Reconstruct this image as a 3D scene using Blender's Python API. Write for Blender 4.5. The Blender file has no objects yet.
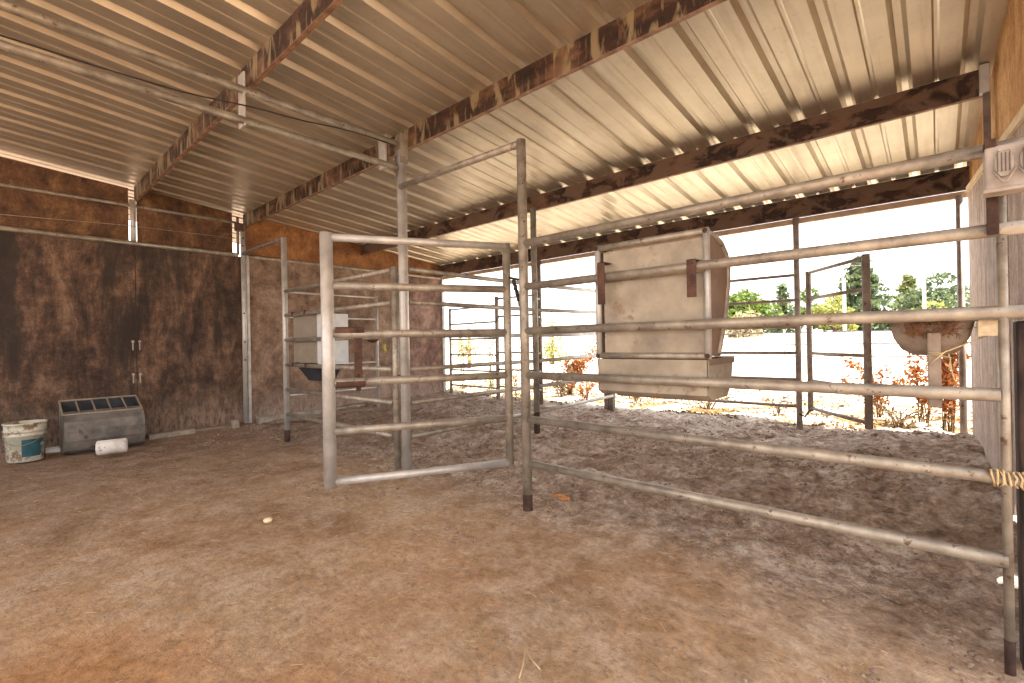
import bpy, bmesh, math, random
from mathutils import Vector, Matrix, noise, Euler
random.seed(7)
COL = bpy.context.scene.collection
PI = math.pi

# ------------------------------------------------------------------ materials
def new_mat(name):
    m = bpy.data.materials.new(name); m.use_nodes = True
    nt = m.node_tree; nt.nodes.clear()
    out = nt.nodes.new('ShaderNodeOutputMaterial')
    bs = nt.nodes.new('ShaderNodeBsdfPrincipled')
    nt.links.new(bs.outputs[0], out.inputs[0])
    return m, nt, bs
def N(nt, t, **k):
    n = nt.nodes.new(t)
    for a, b in k.items(): setattr(n, a, b)
    return n
def lin(c):
    return tuple(((v/255)/12.92 if v/255 <= .04045 else ((v/255+.055)/1.055)**2.4) for v in c)+(1,)
def coords(nt, scale=(1,1,1), src='Object', rot=(0,0,0)):
    if src == 'Position':
        g = N(nt, 'ShaderNodeNewGeometry'); o = g.outputs['Position']
    else:
        g = N(nt, 'ShaderNodeTexCoord'); o = g.outputs[src]
    mp = N(nt, 'ShaderNodeMapping'); mp.inputs['Scale'].default_value = scale
    mp.inputs['Rotation'].default_value = rot
    nt.links.new(o, mp.inputs[0]); return mp.outputs[0]
def tex(nt, vec, scale, detail=6, rough=.6, dist=0.0):
    n = N(nt, 'ShaderNodeTexNoise'); n.inputs['Scale'].default_value = scale
    n.inputs['Detail'].default_value = detail; n.inputs['Roughness'].default_value = rough
    n.inputs['Distortion'].default_value = dist
    nt.links.new(vec, n.inputs['Vector']); return n.outputs[0]
def ramp(nt, fac, stops, interp='LINEAR'):
    r = N(nt, 'ShaderNodeValToRGB'); cr = r.color_ramp; cr.interpolation = interp
    cr.elements[0].position = stops[0][0]; cr.elements[0].color = stops[0][1]
    cr.elements[1].position = stops[-1][0]; cr.elements[1].color = stops[-1][1]
    for p, c in stops[1:-1]:
        e = cr.elements.new(p); e.color = c
    nt.links.new(fac, r.inputs[0]); return r.outputs[0]
def g1(v): return (v, v, v, 1)
def mix(nt, fac, a, b, mode='MIX'):
    m = N(nt, 'ShaderNodeMix', data_type='RGBA', blend_type=mode)
    if isinstance(fac, (int, float)): m.inputs[0].default_value = fac
    else: nt.links.new(fac, m.inputs[0])
    for s, i in ((a, 6), (b, 7)):
        if isinstance(s, tuple): m.inputs[i].default_value = s
        else: nt.links.new(s, m.inputs[i])
    return m.outputs[2]
def math_(nt, op, a, b=None, clamp=False):
    m = N(nt, 'ShaderNodeMath', operation=op, use_clamp=clamp)
    for s, i in ((a, 0), (b, 1)):
        if s is None: continue
        if isinstance(s, (int, float)): m.inputs[i].default_value = s
        else: nt.links.new(s, m.inputs[i])
    return m.outputs[0]
def maprange(nt, v, a, b, c=0., d=1.):
    m = N(nt, 'ShaderNodeMapRange'); m.inputs[1].default_value = a; m.inputs[2].default_value = b
    m.inputs[3].default_value = c; m.inputs[4].default_value = d; m.interpolation_type = 'SMOOTHSTEP'
    nt.links.new(v, m.inputs[0]); return m.outputs[0]
def bump(nt, bs, h, strength=.3, dist=.01, prev=None):
    b = N(nt, 'ShaderNodeBump'); b.inputs['Strength'].default_value = strength; b.inputs['Distance'].default_value = dist
    nt.links.new(h, b.inputs['Height'])
    if prev: nt.links.new(prev, b.inputs['Normal'])
    nt.links.new(b.outputs[0], bs.inputs['Normal']); return b.outputs[0]
def simple(name, c1, c2, scale=8, rough=.7, metal=0., bmp=.15, stretch=(1,1,1), p=(.35,.65), spots=None, bd=.004, src='Object'):
    m, nt, bs = new_mat(name)
    v = coords(nt, stretch, src)
    n = tex(nt, v, scale)
    c = ramp(nt, n, [(p[0], lin(c1)), (p[1], lin(c2))])
    if spots:
        n2 = tex(nt, v, spots[1], 4, .7)
        f = ramp(nt, n2, [(spots[2], g1(0)), (spots[2]+.08, g1(1))])
        c = mix(nt, f, c, lin(spots[0]))
    nt.links.new(c, bs.inputs['Base Color'])
    bs.inputs['Roughness'].default_value = rough; bs.inputs['Metallic'].default_value = metal
    if bmp: bump(nt, bs, tex(nt, v, scale*6, 3), bmp, bd)
    return m

M = {}
M['pipe'] = simple('galvanized_pipe', (122,113,102), (178,168,152), 11, .46, .35, .12, p=(.3,.7), spots=((104,84,66), 26, .60))
M['pipe_light'] = simple('galvanized_pipe_light', (160,156,150), (205,201,195), 7, .45, .35, .06, p=(.3,.7), spots=((130,105,85), 30, .7))
M['pipe_dark'] = simple('weathered_pipe', (92,78,72), (138,124,114), 9, .6, .2, .1, spots=((80,45,28), 20, .6))
M['pipe_mid'] = simple('brownish_pipe', (126,112,102), (168,154,142), 9, .6, .1, .1, spots=((92,66,50), 20, .62))
M['rust'] = simple('rusty_steel', (66,44,36), (100,70,57), 14, .85, .1, .3, spots=((50,34,28), 40, .58))
M['darkrust'] = simple('dark_rust', (44,30,25), (82,58,46), 18, .9, 0, .3)
M['sheet'] = simple('dusty_sheet_metal', (128,116,100), (176,163,142), 5, .6, .2, .1, p=(.3,.7), spots=((138,116,94), 7, .60))
M['sheet_side'] = simple('brown_tan_sheet', (132,108,88), (112,90,72), 6, .7, .1, .1)  # browner and darker than the front sheet
M['tub'] = simple('grey_tub_metal', (98,94,90), (142,134,126), 6, .6, .35, .15, spots=((92,74,60), 9, .6))
M['bin_side_lit'] = simple('daylit_bin_side', (206,214,220), (226,230,232), 10, .5, .0, .05, spots=((150,160,170), 40, .68))
M['beige'] = simple('beige_plastic', (132,120,106), (148,136,122), 6, .6)
M['black'] = simple('black_rubber_and_shade', (30,32,36), (52,54,60), 10, .6)
M['bowl'] = simple('grey_cast_bowl', (122,106,92), (158,142,126), 9, .75, .0, .2, spots=((140,96,62), 12, .62))
M['whiteplastic'] = simple('white_plastic', (176,170,150), (206,202,188), 9, .5, 0, .05, spots=((132,108,80), 8, .52))
M['teal'] = simple('teal_label', (18,66,80), (32,86,98), 14, .6, 0, .0, spots=((176,162,136), 11, .55))
M['block'] = simple('white_block', (205,196,186), (232,226,220), 9, .8, 0, .2, spots=((60,50,60), 22, .60))
M['twine'] = simple('twine', (186,164,120), (214,196,150), 40, .9)
M['hay'] = simple('hay', (78,48,28), (134,92,58), 30, .95, src='Object')
M['straw'] = simple('straw', (190,160,114), (224,200,156), 20, .9)
M['clod'] = simple('dung_clods', (118,98,84), (168,146,130), 16, .95, 0, .4)
M['stone'] = simple('pale_stone', (222,196,150), (240,222,186), 14, .8)
M['chip'] = simple('orange_chip', (190,120,64), (220,160,100), 20, .8)
M['conc'] = simple('concrete', (128,116,104), (172,160,146), 10, .9, 0, .4)
M['board'] = simple('weathered_board', (116,88,68), (160,134,110), 12, .85, 0, .3, stretch=(1,1,6))
M['board_y'] = simple('old_board', (110,92,78), (150,132,116), 12, .85, 0, .3, stretch=(6,1,6))
M['batten'] = simple('pale_batten', (214,190,150), (236,218,184), 8, .7, stretch=(6,.6,6))
M['postwood'] = simple('charred_post_wood', (30,22,20), (70,54,46), 10, .9, 0, .5, stretch=(5,5,.6))
M['boxgrey'] = simple('junction_box_grey', (150,138,128), (178,168,158), 12, .6, .1)
M['boxdark'] = simple('dark_cover_grey', (88,76,68), (110,98,88), 12, .7)  # darker tone for the ribs on the outlet covers
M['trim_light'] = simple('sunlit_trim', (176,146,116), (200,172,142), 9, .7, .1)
M['fence_grey'] = simple('grey_rail', (58,56,60), (76,74,76), 3, .6, 0, 0)
M['fence_white'] = simple('white_rail', (226,226,226), (240,240,240), 3, .6, 0, 0)
M['bark'] = simple('bark', (96,76,58), (130,104,80), 9, .9, 0, .4, stretch=(3,3,.6))
M['hose'] = simple('black_wire', (34,26,22), (52,42,36), 9, .7)
M['yellow'] = simple('yellow_fitting', (170,150,60), (190,170,80), 9, .6)
def leafmat(name, c1, c2):
    m, nt, bs = new_mat(name)
    v = coords(nt, (1,1,1)); n = tex(nt, v, 1.7, 4)
    c = ramp(nt, n, [(.35, lin(c1)), (.65, lin(c2))])
    nt.links.new(c, bs.inputs['Base Color']); bs.inputs['Roughness'].default_value = .7
    tr = N(nt, 'ShaderNodeBsdfTranslucent'); nt.links.new(c, tr.inputs[0])
    mx = N(nt, 'ShaderNodeMixShader'); mx.inputs[0].default_value = .3
    nt.links.new(bs.outputs[0], mx.inputs[1]); nt.links.new(tr.outputs[0], mx.inputs[2])
    nt.links.new(mx.outputs[0], nt.nodes['Material Output'].inputs[0]); return m
M['leaf_green'] = leafmat('leaf_green', (58,80,34), (122,138,54))
M['leaf_conifer'] = leafmat('leaf_conifer', (62,78,56), (112,124,80))
M['leaf_tan'] = leafmat('leaf_tan', (128,116,84), (172,154,120))
M['leaf_mid'] = leafmat('leaf_mid', (82,94,48), (140,138,80))
M['leaf_yellow'] = leafmat('leaf_yellow', (128,134,66), (170,164,92))
M['leaf_brown'] = leafmat('leaf_brown', (132,72,30), (176,112,56))
M['leaf_dull'] = leafmat('leaf_dull', (88,68,38), (136,106,66))

# rusty purlin: dark rust with pale drips, streaks run down the web
def purlin_mat(name, pale, amount, streak=True):
    m, nt, bs = new_mat(name)
    v = coords(nt, (5, 1, 1.3) if streak else (2.2, 1, 3.2)); v2 = coords(nt, (1.4, 1, 3))
    a = tex(nt, v, 2.0, 4, .55, .7); b = tex(nt, v2, 2.5, 5, .6)
    base = ramp(nt, b, [(.34, lin((26,17,12))), (.5, lin((62,40,28))), (.64, lin((112,82,60)))])
    f = ramp(nt, a, [(amount, g1(0)), (amount+.07, g1(1))])
    base = mix(nt, math_(nt, 'MULTIPLY', f, .85), base, lin(pale))
    f2 = ramp(nt, tex(nt, v, 5.5, 4, .6), [(.55, g1(0)), (.62, g1(.6))])
    base = mix(nt, f2, base, lin((112,84,62)))
    nt.links.new(base, bs.inputs['Base Color']); bs.inputs['Roughness'].default_value = .8
    bs.inputs['Metallic'].default_value = .1
    bump(nt, bs, a, .3, .004); return m
M['purlin_a'] = purlin_mat('rusty_purlin_streaked', (144,128,98), .53)
M['purlin_b'] = purlin_mat('rusty_purlin_brown', (112,88,70), .47, False)

def roof_mat():
    m, nt, bs = new_mat('corrugated_roof_steel')
    v = coords(nt, (1,1,1)); v2 = coords(nt, (9,.7,1))
    a = tex(nt, v, 1.1, 6, .6); b = tex(nt, v2, 2.2, 4, .6)
    c = ramp(nt, a, [(.3, lin((182,172,154))), (.7, lin((216,207,188)))])
    c = mix(nt, math_(nt,'MULTIPLY', ramp(nt, b, [(.5, g1(0)), (.75, g1(1))]), .35), c, lin((140,118,92)))
    f = ramp(nt, tex(nt, v, 26, 4, .7), [(.6, g1(0)), (.72, g1(.25))])
    c = mix(nt, f, c, lin((110,92,74)))
    nt.links.new(c, bs.inputs['Base Color']); bs.inputs['Metallic'].default_value = .65
    nt.links.new(ramp(nt, tex(nt, v, 14, 5, .7), [(.3, g1(.29)), (.7, g1(.42))]), bs.inputs['Roughness'])
    bump(nt, bs, tex(nt, v, 5, 3), .08, .01)
    return m
M['roof'] = roof_mat()

# plywood: vertical streaks; along = axis lying in the sheet horizontally
def ply(name, dark, mid, light, mold=None, zlo=None, st=(1,2.2,.8), lo=.40, hi=.60, grain=.3):
    m, nt, bs = new_mat(name)
    vb = coords(nt, (1,1,1), 'Position')
    a = tex(nt, coords(nt, st, 'Position'), 1.7, 9, .72, .5); b = tex(nt, vb, 9, 6, .75)
    s = math_(nt, 'ADD', math_(nt, 'MULTIPLY', a, .62), math_(nt, 'MULTIPLY', b, .38))
    c = ramp(nt, s, [(lo, lin(dark)), ((lo+hi)/2, lin(mid)), (hi, lin(light))])
    g = tex(nt, coords(nt, (1,16,2.2), 'Position'), 6, 6, .75)
    c = mix(nt, grain, c, ramp(nt, g, [(.35, g1(.2)), (.68, g1(.95))]), 'OVERLAY')
    sp_ = tex(nt, vb, 70, 3, .7)
    c = mix(nt, .45, c, ramp(nt, sp_, [(.35, g1(.3)), (.65, g1(.75))]), 'OVERLAY')
    if mold:
        f = ramp(nt, tex(nt, coords(nt, (1,2.6,.5), 'Position'), 1.1, 7, .65), [(.50, g1(0)), (.60, g1(.8))])
        c = mix(nt, f, c, lin(mold))
    if zlo:
        sep = N(nt, 'ShaderNodeSeparateXYZ'); gg = N(nt, 'ShaderNodeNewGeometry'); nt.links.new(gg.outputs['Position'], sep.inputs[0])
        zz = math_(nt, 'ADD', sep.outputs[2], math_(nt, 'MULTIPLY', tex(nt, vb, 3, 6), .7))
        f = maprange(nt, zz, .42, .95, 1, 0)
        f = math_(nt, 'MULTIPLY', f, ramp(nt, tex(nt, coords(nt,(1,7,2.5),'Position'), 4, 6, .75), [(.38, g1(.1)), (.6, g1(1))]))
        c = mix(nt, f, c, lin(zlo))
    nt.links.new(c, bs.inputs['Base Color']); bs.inputs['Roughness'].default_value = .82
    bump(nt, bs, s, .3, .008); return m
M['ply_dark'] = ply('dark_stained_plywood', (38,27,20), (80,58,44), (122,96,76), (38,30,25), (140,118,102))
M['ply_upper'] = ply('brown_upper_plywood', (54,34,20), (92,62,38), (126,94,60), st=(1,1.6,1))
M['ply_stall'] = ply('weathered_stall_plywood', (86,66,52), (124,100,82), (156,132,114), None, (160,140,126), st=(1,1.2,1))
M['ply_stall2'] = ply('reddish_stall_plywood', (72,48,38), (106,78,66), (140,112,98), None, (160,140,126), st=(1,1.5,1))
M['ply_orange'] = ply('orange_upper_plywood', (94,58,30), (134,88,48), (164,116,70), st=(1,1.3,1))
M['ply_right'] = ply('bright_orange_plywood', (156,108,62), (192,144,90), (218,176,122), st=(1,2,.5))  # brighter orange than the upper sheet of the left stall
M['ply_pink'] = ply('pink_grey_plywood', (128,106,94), (166,144,130), (196,176,162), None, (176,158,144), st=(1,6,.6))

# ground
def ground_mat():
    m, nt, bs = new_mat('packed_dirt')
    v = coords(nt, (1,1,1), 'Position')
    big = tex(nt, v, .9, 8, .66, .5); med = tex(nt, v, 4.5, 7, .7, .3); fine = tex(nt, v, 38, 5, .75)
    sep = N(nt, 'ShaderNodeSeparateXYZ'); gg = N(nt, 'ShaderNodeNewGeometry'); nt.links.new(gg.outputs['Position'], sep.inputs[0])
    X, Y = sep.outputs[0], sep.outputs[1]
    front = ramp(nt, big, [(.30, lin((146,118,90))), (.5, lin((180,147,114))), (.70, lin((204,175,142)))])
    front = mix(nt, ramp(nt, med, [(.42, g1(0)), (.68, g1(.8))]), front, lin((212,190,168)))
    orange = ramp(nt, tex(nt, coords(nt,(1,1,1),'Position'), 1.1, 6, .6), [(.44, g1(0)), (.62, g1(.75))])
    near = maprange(nt, math_(nt,'SUBTRACT', Y, math_(nt,'MULTIPLY', X, .55)), 1.2, 3.4, 1, 0)
    front = mix(nt, math_(nt,'MULTIPLY', orange, near), front, lin((190,136,86)))
    pen = ramp(nt, med, [(.32, lin((134,112,94))), (.5, lin((188,168,150))), (.66, lin((224,210,196)))])
    pen = mix(nt, ramp(nt, big, [(.45, g1(0)), (.6, g1(.45))]), pen, lin((140,112,92)))
    clump = tex(nt, v, 17, 6, .75, .3)
    pen = mix(nt, .7, pen, ramp(nt, clump, [(.34, g1(.18)), (.5, g1(.5)), (.64, g1(.85))]), 'OVERLAY')
    front = mix(nt, .35, front, ramp(nt, clump, [(.34, g1(.2)), (.5, g1(.5)), (.64, g1(.8))]), 'OVERLAY')
    wob = math_(nt, 'MULTIPLY', math_(nt,'SUBTRACT', big, .5), 1.6)
    fpen = maprange(nt, math_(nt,'ADD', Y, wob), 1.9, 2.75, 0, 1)
    c = mix(nt, fpen, front, pen)
    # darker grey-brown toward the far left corner
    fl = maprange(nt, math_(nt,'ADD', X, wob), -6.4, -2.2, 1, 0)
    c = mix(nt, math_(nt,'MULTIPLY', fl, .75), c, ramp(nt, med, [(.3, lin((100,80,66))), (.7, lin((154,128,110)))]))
    out = ramp(nt, med, [(.3, lin((186,160,126))), (.5, lin((222,208,186))), (.7, lin((238,230,216)))])
    gold = ramp(nt, tex(nt, coords(nt, (1.6,.8,1), 'Position', (0,0,.5)), 1.5, 7, .7, .6), [(.46, g1(0)), (.56, g1(1))])
    gold = math_(nt, 'MULTIPLY', gold, maprange(nt, Y, 8.0, 14.0, 1, 0))
    out = mix(nt, gold, out, ramp(nt, clump, [(.36, lin((92,66,38))), (.6, lin((168,132,84)))]))
    fo = maprange(nt, math_(nt,'ADD', Y, math_(nt,'MULTIPLY', wob, .35)), 5.75, 6.25, 0, 1)
    c = mix(nt, fo, c, out)
    spk = ramp(nt, fine, [(.30, g1(.5)), (.46, g1(.95)), (.58, g1(1.02)), (.74, g1(1.3))])
    c = mix(nt, .9, c, spk, 'MULTIPLY')
    nt.links.new(c, bs.inputs['Base Color']); bs.inputs['Roughness'].default_value = .95
    bs.inputs['Specular IOR Level'].default_value = .15
    p = bump(nt, bs, tex(nt, v, 13, 7, .75, .2), .9, .03)
    bump(nt, bs, fine, .8, .010, p)
    return m
M['ground'] = ground_mat()

# ------------------------------------------------------------------ mesh builder
class MB:
    def __init__(s): s.v = []; s.f = []; s.sm = []
    def add(s, vs, fs, smooth=False):
        o = len(s.v); s.v += [Vector(p) for p in vs]
        for k, f in enumerate(fs):
            s.f.append([i+o for i in f]); s.sm.append(smooth if isinstance(smooth, bool) else smooth[k])
        return s
    def box(s, a, b, rot=None, piv=None):
        x0,y0,z0 = a; x1,y1,z1 = b
        vs = [Vector(p) for p in ((x0,y0,z0),(x1,y0,z0),(x1,y1,z0),(x0,y1,z0),(x0,y0,z1),(x1,y0,z1),(x1,y1,z1),(x0,y1,z1))]
        if rot:
            R = Euler(rot).to_matrix(); c = Vector(piv) if piv else (Vector(a)+Vector(b))/2
            vs = [R@(p-c)+c for p in vs]
        return s.add(vs, [(0,3,2,1),(4,5,6,7),(0,1,5,4),(1,2,6,5),(2,3,7,6),(3,0,4,7)])
    def bar(s, p0, p1, w, h, up=(0,0,1)):
        p0, p1 = Vector(p0), Vector(p1); d = (p1-p0).normalized(); u = Vector(up)
        sd = d.cross(u).normalized(); u = sd.cross(d)
        vs = []
        for p in (p0, p1):
            for a, b in ((-1,-1),(1,-1),(1,1),(-1,1)): vs.append(p+sd*a*w/2+u*b*h/2)
        return s.add(vs, [(0,1,2,3)[::-1],(4,5,6,7),(0,1,5,4),(1,2,6,5),(2,3,7,6),(3,0,4,7)])
    def tube(s, pts, r, n=14, cap=True):
        pts = [Vector(p) for p in pts]; rs = r if isinstance(r, (list, tuple)) else [r]*len(pts)
        vs = []; T0 = (pts[1]-pts[0]).normalized()
        a = T0.orthogonal().normalized()
        for i, p in enumerate(pts):
            if i == 0: T = T0
            elif i == len(pts)-1: T = (pts[i]-pts[i-1]).normalized()
            else: T = ((pts[i+1]-pts[i]).normalized()+(pts[i]-pts[i-1]).normalized()).normalized()
            a = (a-T*a.dot(T)).normalized(); b = T.cross(a)
            for k in range(n):
                t = 2*PI*k/n; vs.append(p+(a*math.cos(t)+b*math.sin(t))*rs[i])
        fs = []; sm = []
        for i in range(len(pts)-1):
            for k in range(n):
                fs.append((i*n+k, i*n+(k+1)%n, (i+1)*n+(k+1)%n, (i+1)*n+k)); sm.append(True)
        if cap:
            fs.append(tuple(range(n))[::-1]); sm.append(False)
            fs.append(tuple((len(pts)-1)*n+k for k in range(n))); sm.append(False)
        return s.add(vs, fs, sm)
    def lathe(s, prof, c, n=32, a0=0, a1=2*PI, smooth=True):
        c = Vector(c); vs = []; full = abs(a1-a0-2*PI) < 1e-6; m = n if full else n+1
        for k in range(m):
            t = a0+(a1-a0)*k/n
            for r, z in prof: vs.append(c+Vector((r*math.cos(t), r*math.sin(t), z)))
        L = len(prof); fs = []
        for k in range(n):
            k2 = (k+1)%m
            for i in range(L-1): fs.append((k*L+i, k2*L+i, k2*L+i+1, k*L+i+1))
        return s.add(vs, fs, smooth)
    def prism(s, poly, axis, a, b):
        "poly: 2-D points in the plane across axis ('x': (y,z), 'y': (x,z))"
        def P(u, w, t): return (t,u,w) if axis == 'x' else (u,t,w)
        n = len(poly); vs = [P(u,w,a) for u,w in poly]+[P(u,w,b) for u,w in poly]
        fs = [tuple(range(n)), tuple(range(n,2*n))[::-1]]+[(i,(i+1)%n,n+(i+1)%n,n+i)[::-1] for i in range(n)]
        return s.add(vs, fs)
    def build(s, name, mat, parent=None, bevel=0, fixn=True):
        off = Vector((0,0,0)); p = parent
        while p: off += p.location; p = p.parent
        me = bpy.data.meshes.new(name)
        me.from_pydata([tuple(v-off) for v in s.v], [], s.f); me.update()
        me.polygons.foreach_set('use_smooth', s.sm)
        if fixn:
            bm = bmesh.new(); bm.from_mesh(me); bmesh.ops.recalc_face_normals(bm, faces=bm.faces); bm.to_mesh(me); bm.free()
        me.materials.append(mat)
        o = bpy.data.objects.new(name, me); COL.objects.link(o)
        if parent: o.parent = parent
        if bevel:
            b = o.modifiers.new('bevel', 'BEVEL'); b.width = bevel; b.segments = 2; b.limit_method = 'ANGLE'
        return o
def thing(name, label, cat, loc, group=None):
    o = bpy.data.objects.new(name, None); COL.objects.link(o); o.location = loc
    o.empty_display_size = .1
    o['label'] = label; o['category'] = cat
    if group: o['group'] = group
    return o
def tag(o, label, cat, group=None, kind=None):
    o['label'] = label; o['category'] = cat
    if group: o['group'] = group
    if kind: o['kind'] = kind
    return o
def struct(o): o['kind'] = 'structure'; return o

# ------------------------------------------------------------------ site heights
def roof_z(y): return 2.97-.096*(y-1.2)          # underside of the roof pans
def sst(a, b, t):
    t = max(0, min(1, (t-a)/(b-a))); return t*t*(3-2*t)
def gz(x, y):
    z = .10*sst(2.6, 4.6, y)*(1-sst(6.3, 8.5, y))
    z += .10*sst(-1.1, .1, x)*sst(2.9, 4.0, y)*(1-sst(5.4, 6.4, y))
    z -= .075*sst(-1.2, .1, x)*(1-sst(2.4, 3.2, y))
    z += .07*math.exp(-((x+6.95)/.22)**2)*(1 if -1 < y < 7 else 0)
    pen = sst(2.1, 2.9, y)*(1-sst(6.2, 7.5, y))
    a = noise.fractal(Vector((x*2.1, y*2.1, 3)), .8, 2.1, 4)
    b = noise.fractal(Vector((x*9, y*9, 8)), .8, 2.1, 3)
    c_ = noise.fractal(Vector((x*24, y*24, 5)), .8, 2.1, 2)
    z += a*(.012+.030*pen)+b*(.004+.020*pen)+c_*(.0015+.012*pen)
    z += 1.35*sst(21, 34, y)
    return z

# ground sheet: fine near, coarse far
def axis_pts(lo, hi, step, far_lo, far_hi):
    p = [lo+step*i for i in range(int((hi-lo)/step)+1)]
    s = step; x = p[-1]
    while x < far_hi: s *= 1.16; x += s; p.append(x)
    s = step; x = p[0]; q = []
    while x > far_lo: s *= 1.16; x -= s; q.append(x)
    return q[::-1]+p
xs = axis_pts(-7.1, .6, .025, -90, 70); ys = axis_pts(-.4, 6.6, .025, -12, 150)
vs = [(x, y, gz(x, y)) for y in ys for x in xs]; nx = len(xs)
fs = [(j*nx+i, j*nx+i+1, (j+1)*nx+i+1, (j+1)*nx+i) for j in range(len(ys)-1) for i in range(nx-1)]
g = MB(); g.add(vs, fs, True); struct(g.build('floor', M['ground'], fixn=False))

# ------------------------------------------------------------------ roof
def roof(x_lo, x_hi, y_hi):
    prof = []
    k = 0.168-.3048*29
    while k < 2.6:
        prof += [(k-.040,0),(k-.017,.034),(k+.017,.034),(k+.040,0)]
        m = k+.1524
        prof += [(m-.016,0),(m-.007,.0055),(m+.007,.0055),(m+.016,0)]
        k += .3048
    prof = [p for p in prof if x_lo <= p[0] <= x_hi]
    ysr = [-2.6, y_hi]; vs = []
    for y in ysr:
        for x, h in prof: vs.append((x, y, roof_z(y)+h))
    n = len(prof); mb = MB(); mb.add(vs, [(i, i+1, n+i+1, n+i) for i in range(n-1)])
    o = mb.build('ceiling', M['roof'], fixn=False)
    s = o.modifiers.new('sheet', 'SOLIDIFY'); s.thickness = .0015; s.offset = 1
    struct(o)
roof(-9, .36, 6.05); roof(.33, 2.6, 2.47)  # second sheet is out of view, added to keep sun off the near floor
def purlin(y, x0, x1, h, mat, label, thick=.03):
    t = thing('roof_purlin', label, 'beam', (x0, y, roof_z(y)-h), 'rusty roof purlins')
    zt = roof_z(y)-.002; zb = roof_z(y)-h
    MB().box((x0, y, zb), (x1, y+.004, zt)).build('web', mat, t)
    MB().box((x0, y-.001, zb-.004), (x1, y+thick, zb)).build('bottom_flange', M['purlin_edge_lit'], t)
    MB().box((x0, y+.004, zt-.012), (x1, y+thick, zt-.008)).build('top_flange', mat, t)
    return t
M['purlin_edge_lit'] = simple('purlin_edge_lit', (104,70,52), (160,130,106), 10, .7, .1)  # paler than the web: the lit look of the bottom lip is in this colour
purlin(1.2, -6.98, 2.4, .165, M['purlin_a'], 'rusty steel roof purlin with pale drips crossing the upper left of the ceiling')
purlin(2.37, -6.98, 2.4, .165, M['purlin_a'], 'rusty streaked roof purlin resting on the tall post of the gateway')
purlin(4.1, -6.98, .255, .165, M['purlin_b'], 'brown roof purlin above the middle of the stalls, shadow on the ceiling before it')
purlin(5.75, -6.98, .232, .20, M['purlin_b'], 'brown eave purlin over the open back side of the stalls')
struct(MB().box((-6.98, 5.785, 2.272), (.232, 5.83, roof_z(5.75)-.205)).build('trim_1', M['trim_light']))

# overhead truss along the stall divider line, from the tall post toward the front
t = thing('ceiling_truss', 'pair of long grey pipes overhead joined by flat plates under the roof', 'truss', (-3.28, 2.25, 2.52))
for z in (2.715, 2.52): MB().tube([(-3.28, 2.28, z), (-3.28, -3.1, z)], .024).build('pipe_chord', M['pipe'], t)
MB().box((-3.36, 1.125, 2.485), (-3.265, 1.137, 2.83)).build('joint_plate', M['pipe_light'], t, .002)
MB().box((-3.37, 2.17, 2.49), (-3.275, 2.185, 2.76)).build('joint_plate', M['pipe_light'], t, .002)
MB().box((-3.33, -1.1, 2.49), (-3.275, -1.088, 2.75)).build('joint_plate', M['pipe_light'], t, .002)
w = MB()
pts = []
for i in range(40):
    y = -2.5+4.75*i/39; pts.append((-3.25+.006*math.sin(i*1.3), y, 2.552+.004*math.sin(i*.9)+.13*sst(.4, 2.2, y)))
w.tube(pts, .005, 6); tag(w.build('electric_wire', M['hose']), 'thin dark wire sagging between the two overhead pipes', 'wire')

# ------------------------------------------------------------------ walls
XW = -6.91
def slab(x0, x1, y0, y1, zf0, zf1, zb, mat, name):
    mb = MB(); n = 24; vs = []
    for i in range(n+1):
        y = y0+(y1-y0)*i/n; zt = zf0+(zf1-zf0)*i/n
        vs += [(x0,y,zb),(x1,y,zb),(x1,y,zt),(x0,y,zt)]
    fs = []
    for i in range(n):
        for k in range(4): fs.append((4*i+k, 4*i+(k+1)%4, 4*i+4+(k+1)%4, 4*i+4+k))
    fs += [(0,1,2,3),(4*n+3,4*n+2,4*n+1,4*n)]
    mb.add(vs, fs); return struct(mb.build(name, mat))
# dark lower sheets (stand proud of the posts) and upper sheets (behind the posts)
slab(XW-.025, XW, -3.2, -.02, 2.28, 2.28, -.1, M['ply_dark'], 'wall_left_lower')
slab(XW-.025, XW, -.025, 1.188, 2.28, 2.28, -.1, M['ply_dark'], 'wall_left_lower')
slab(XW-.029, XW-.004, 1.180, 2.365, 2.28, 2.28, -.1, M['ply_dark'], 'wall_left_lower')
slab(XW-.09, XW-.07, -3.2, 1.145, 3.0+.30, 2.945, 2.2, M['ply_upper'], 'wall_left_upper')
slab(XW-.09, XW-.07, 1.225, 2.235, 2.97, 2.862, 2.2, M['ply_upper'], 'wall_left_upper')
# stall stretch of the same wall
ycuts = [2.365, 3.55, 4.70, 5.74]
for i, mt in enumerate(('ply_stall', 'ply_stall', 'ply_stall2')):
    slab(XW-.03, XW-.005*(i % 2), ycuts[i]+.004, ycuts[i+1]-.002, 2.27, 2.27, .0, M[mt], 'wall_left_stall')
slab(XW-.06, XW-.035, 2.37, 5.75, roof_z(2.37)+.0, roof_z(5.75)+.0, 2.2, M['ply_orange'], 'wall_left_stall_upper')
struct(MB().box((XW-.05, 5.745, 0), (XW+.02, 5.80, 2.33)).build('trim_2', M['pipe_light']))
# vertical pale seams on stall wall
tr = MB()
for y, zz in ((3.55, 2.27), (4.70, 2.27)):
    tr.box((XW-.01, y-.02, .12), (XW+.006, y+.02, zz))
struct(tr.build('trim_3', M['ply_pink']))

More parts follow.
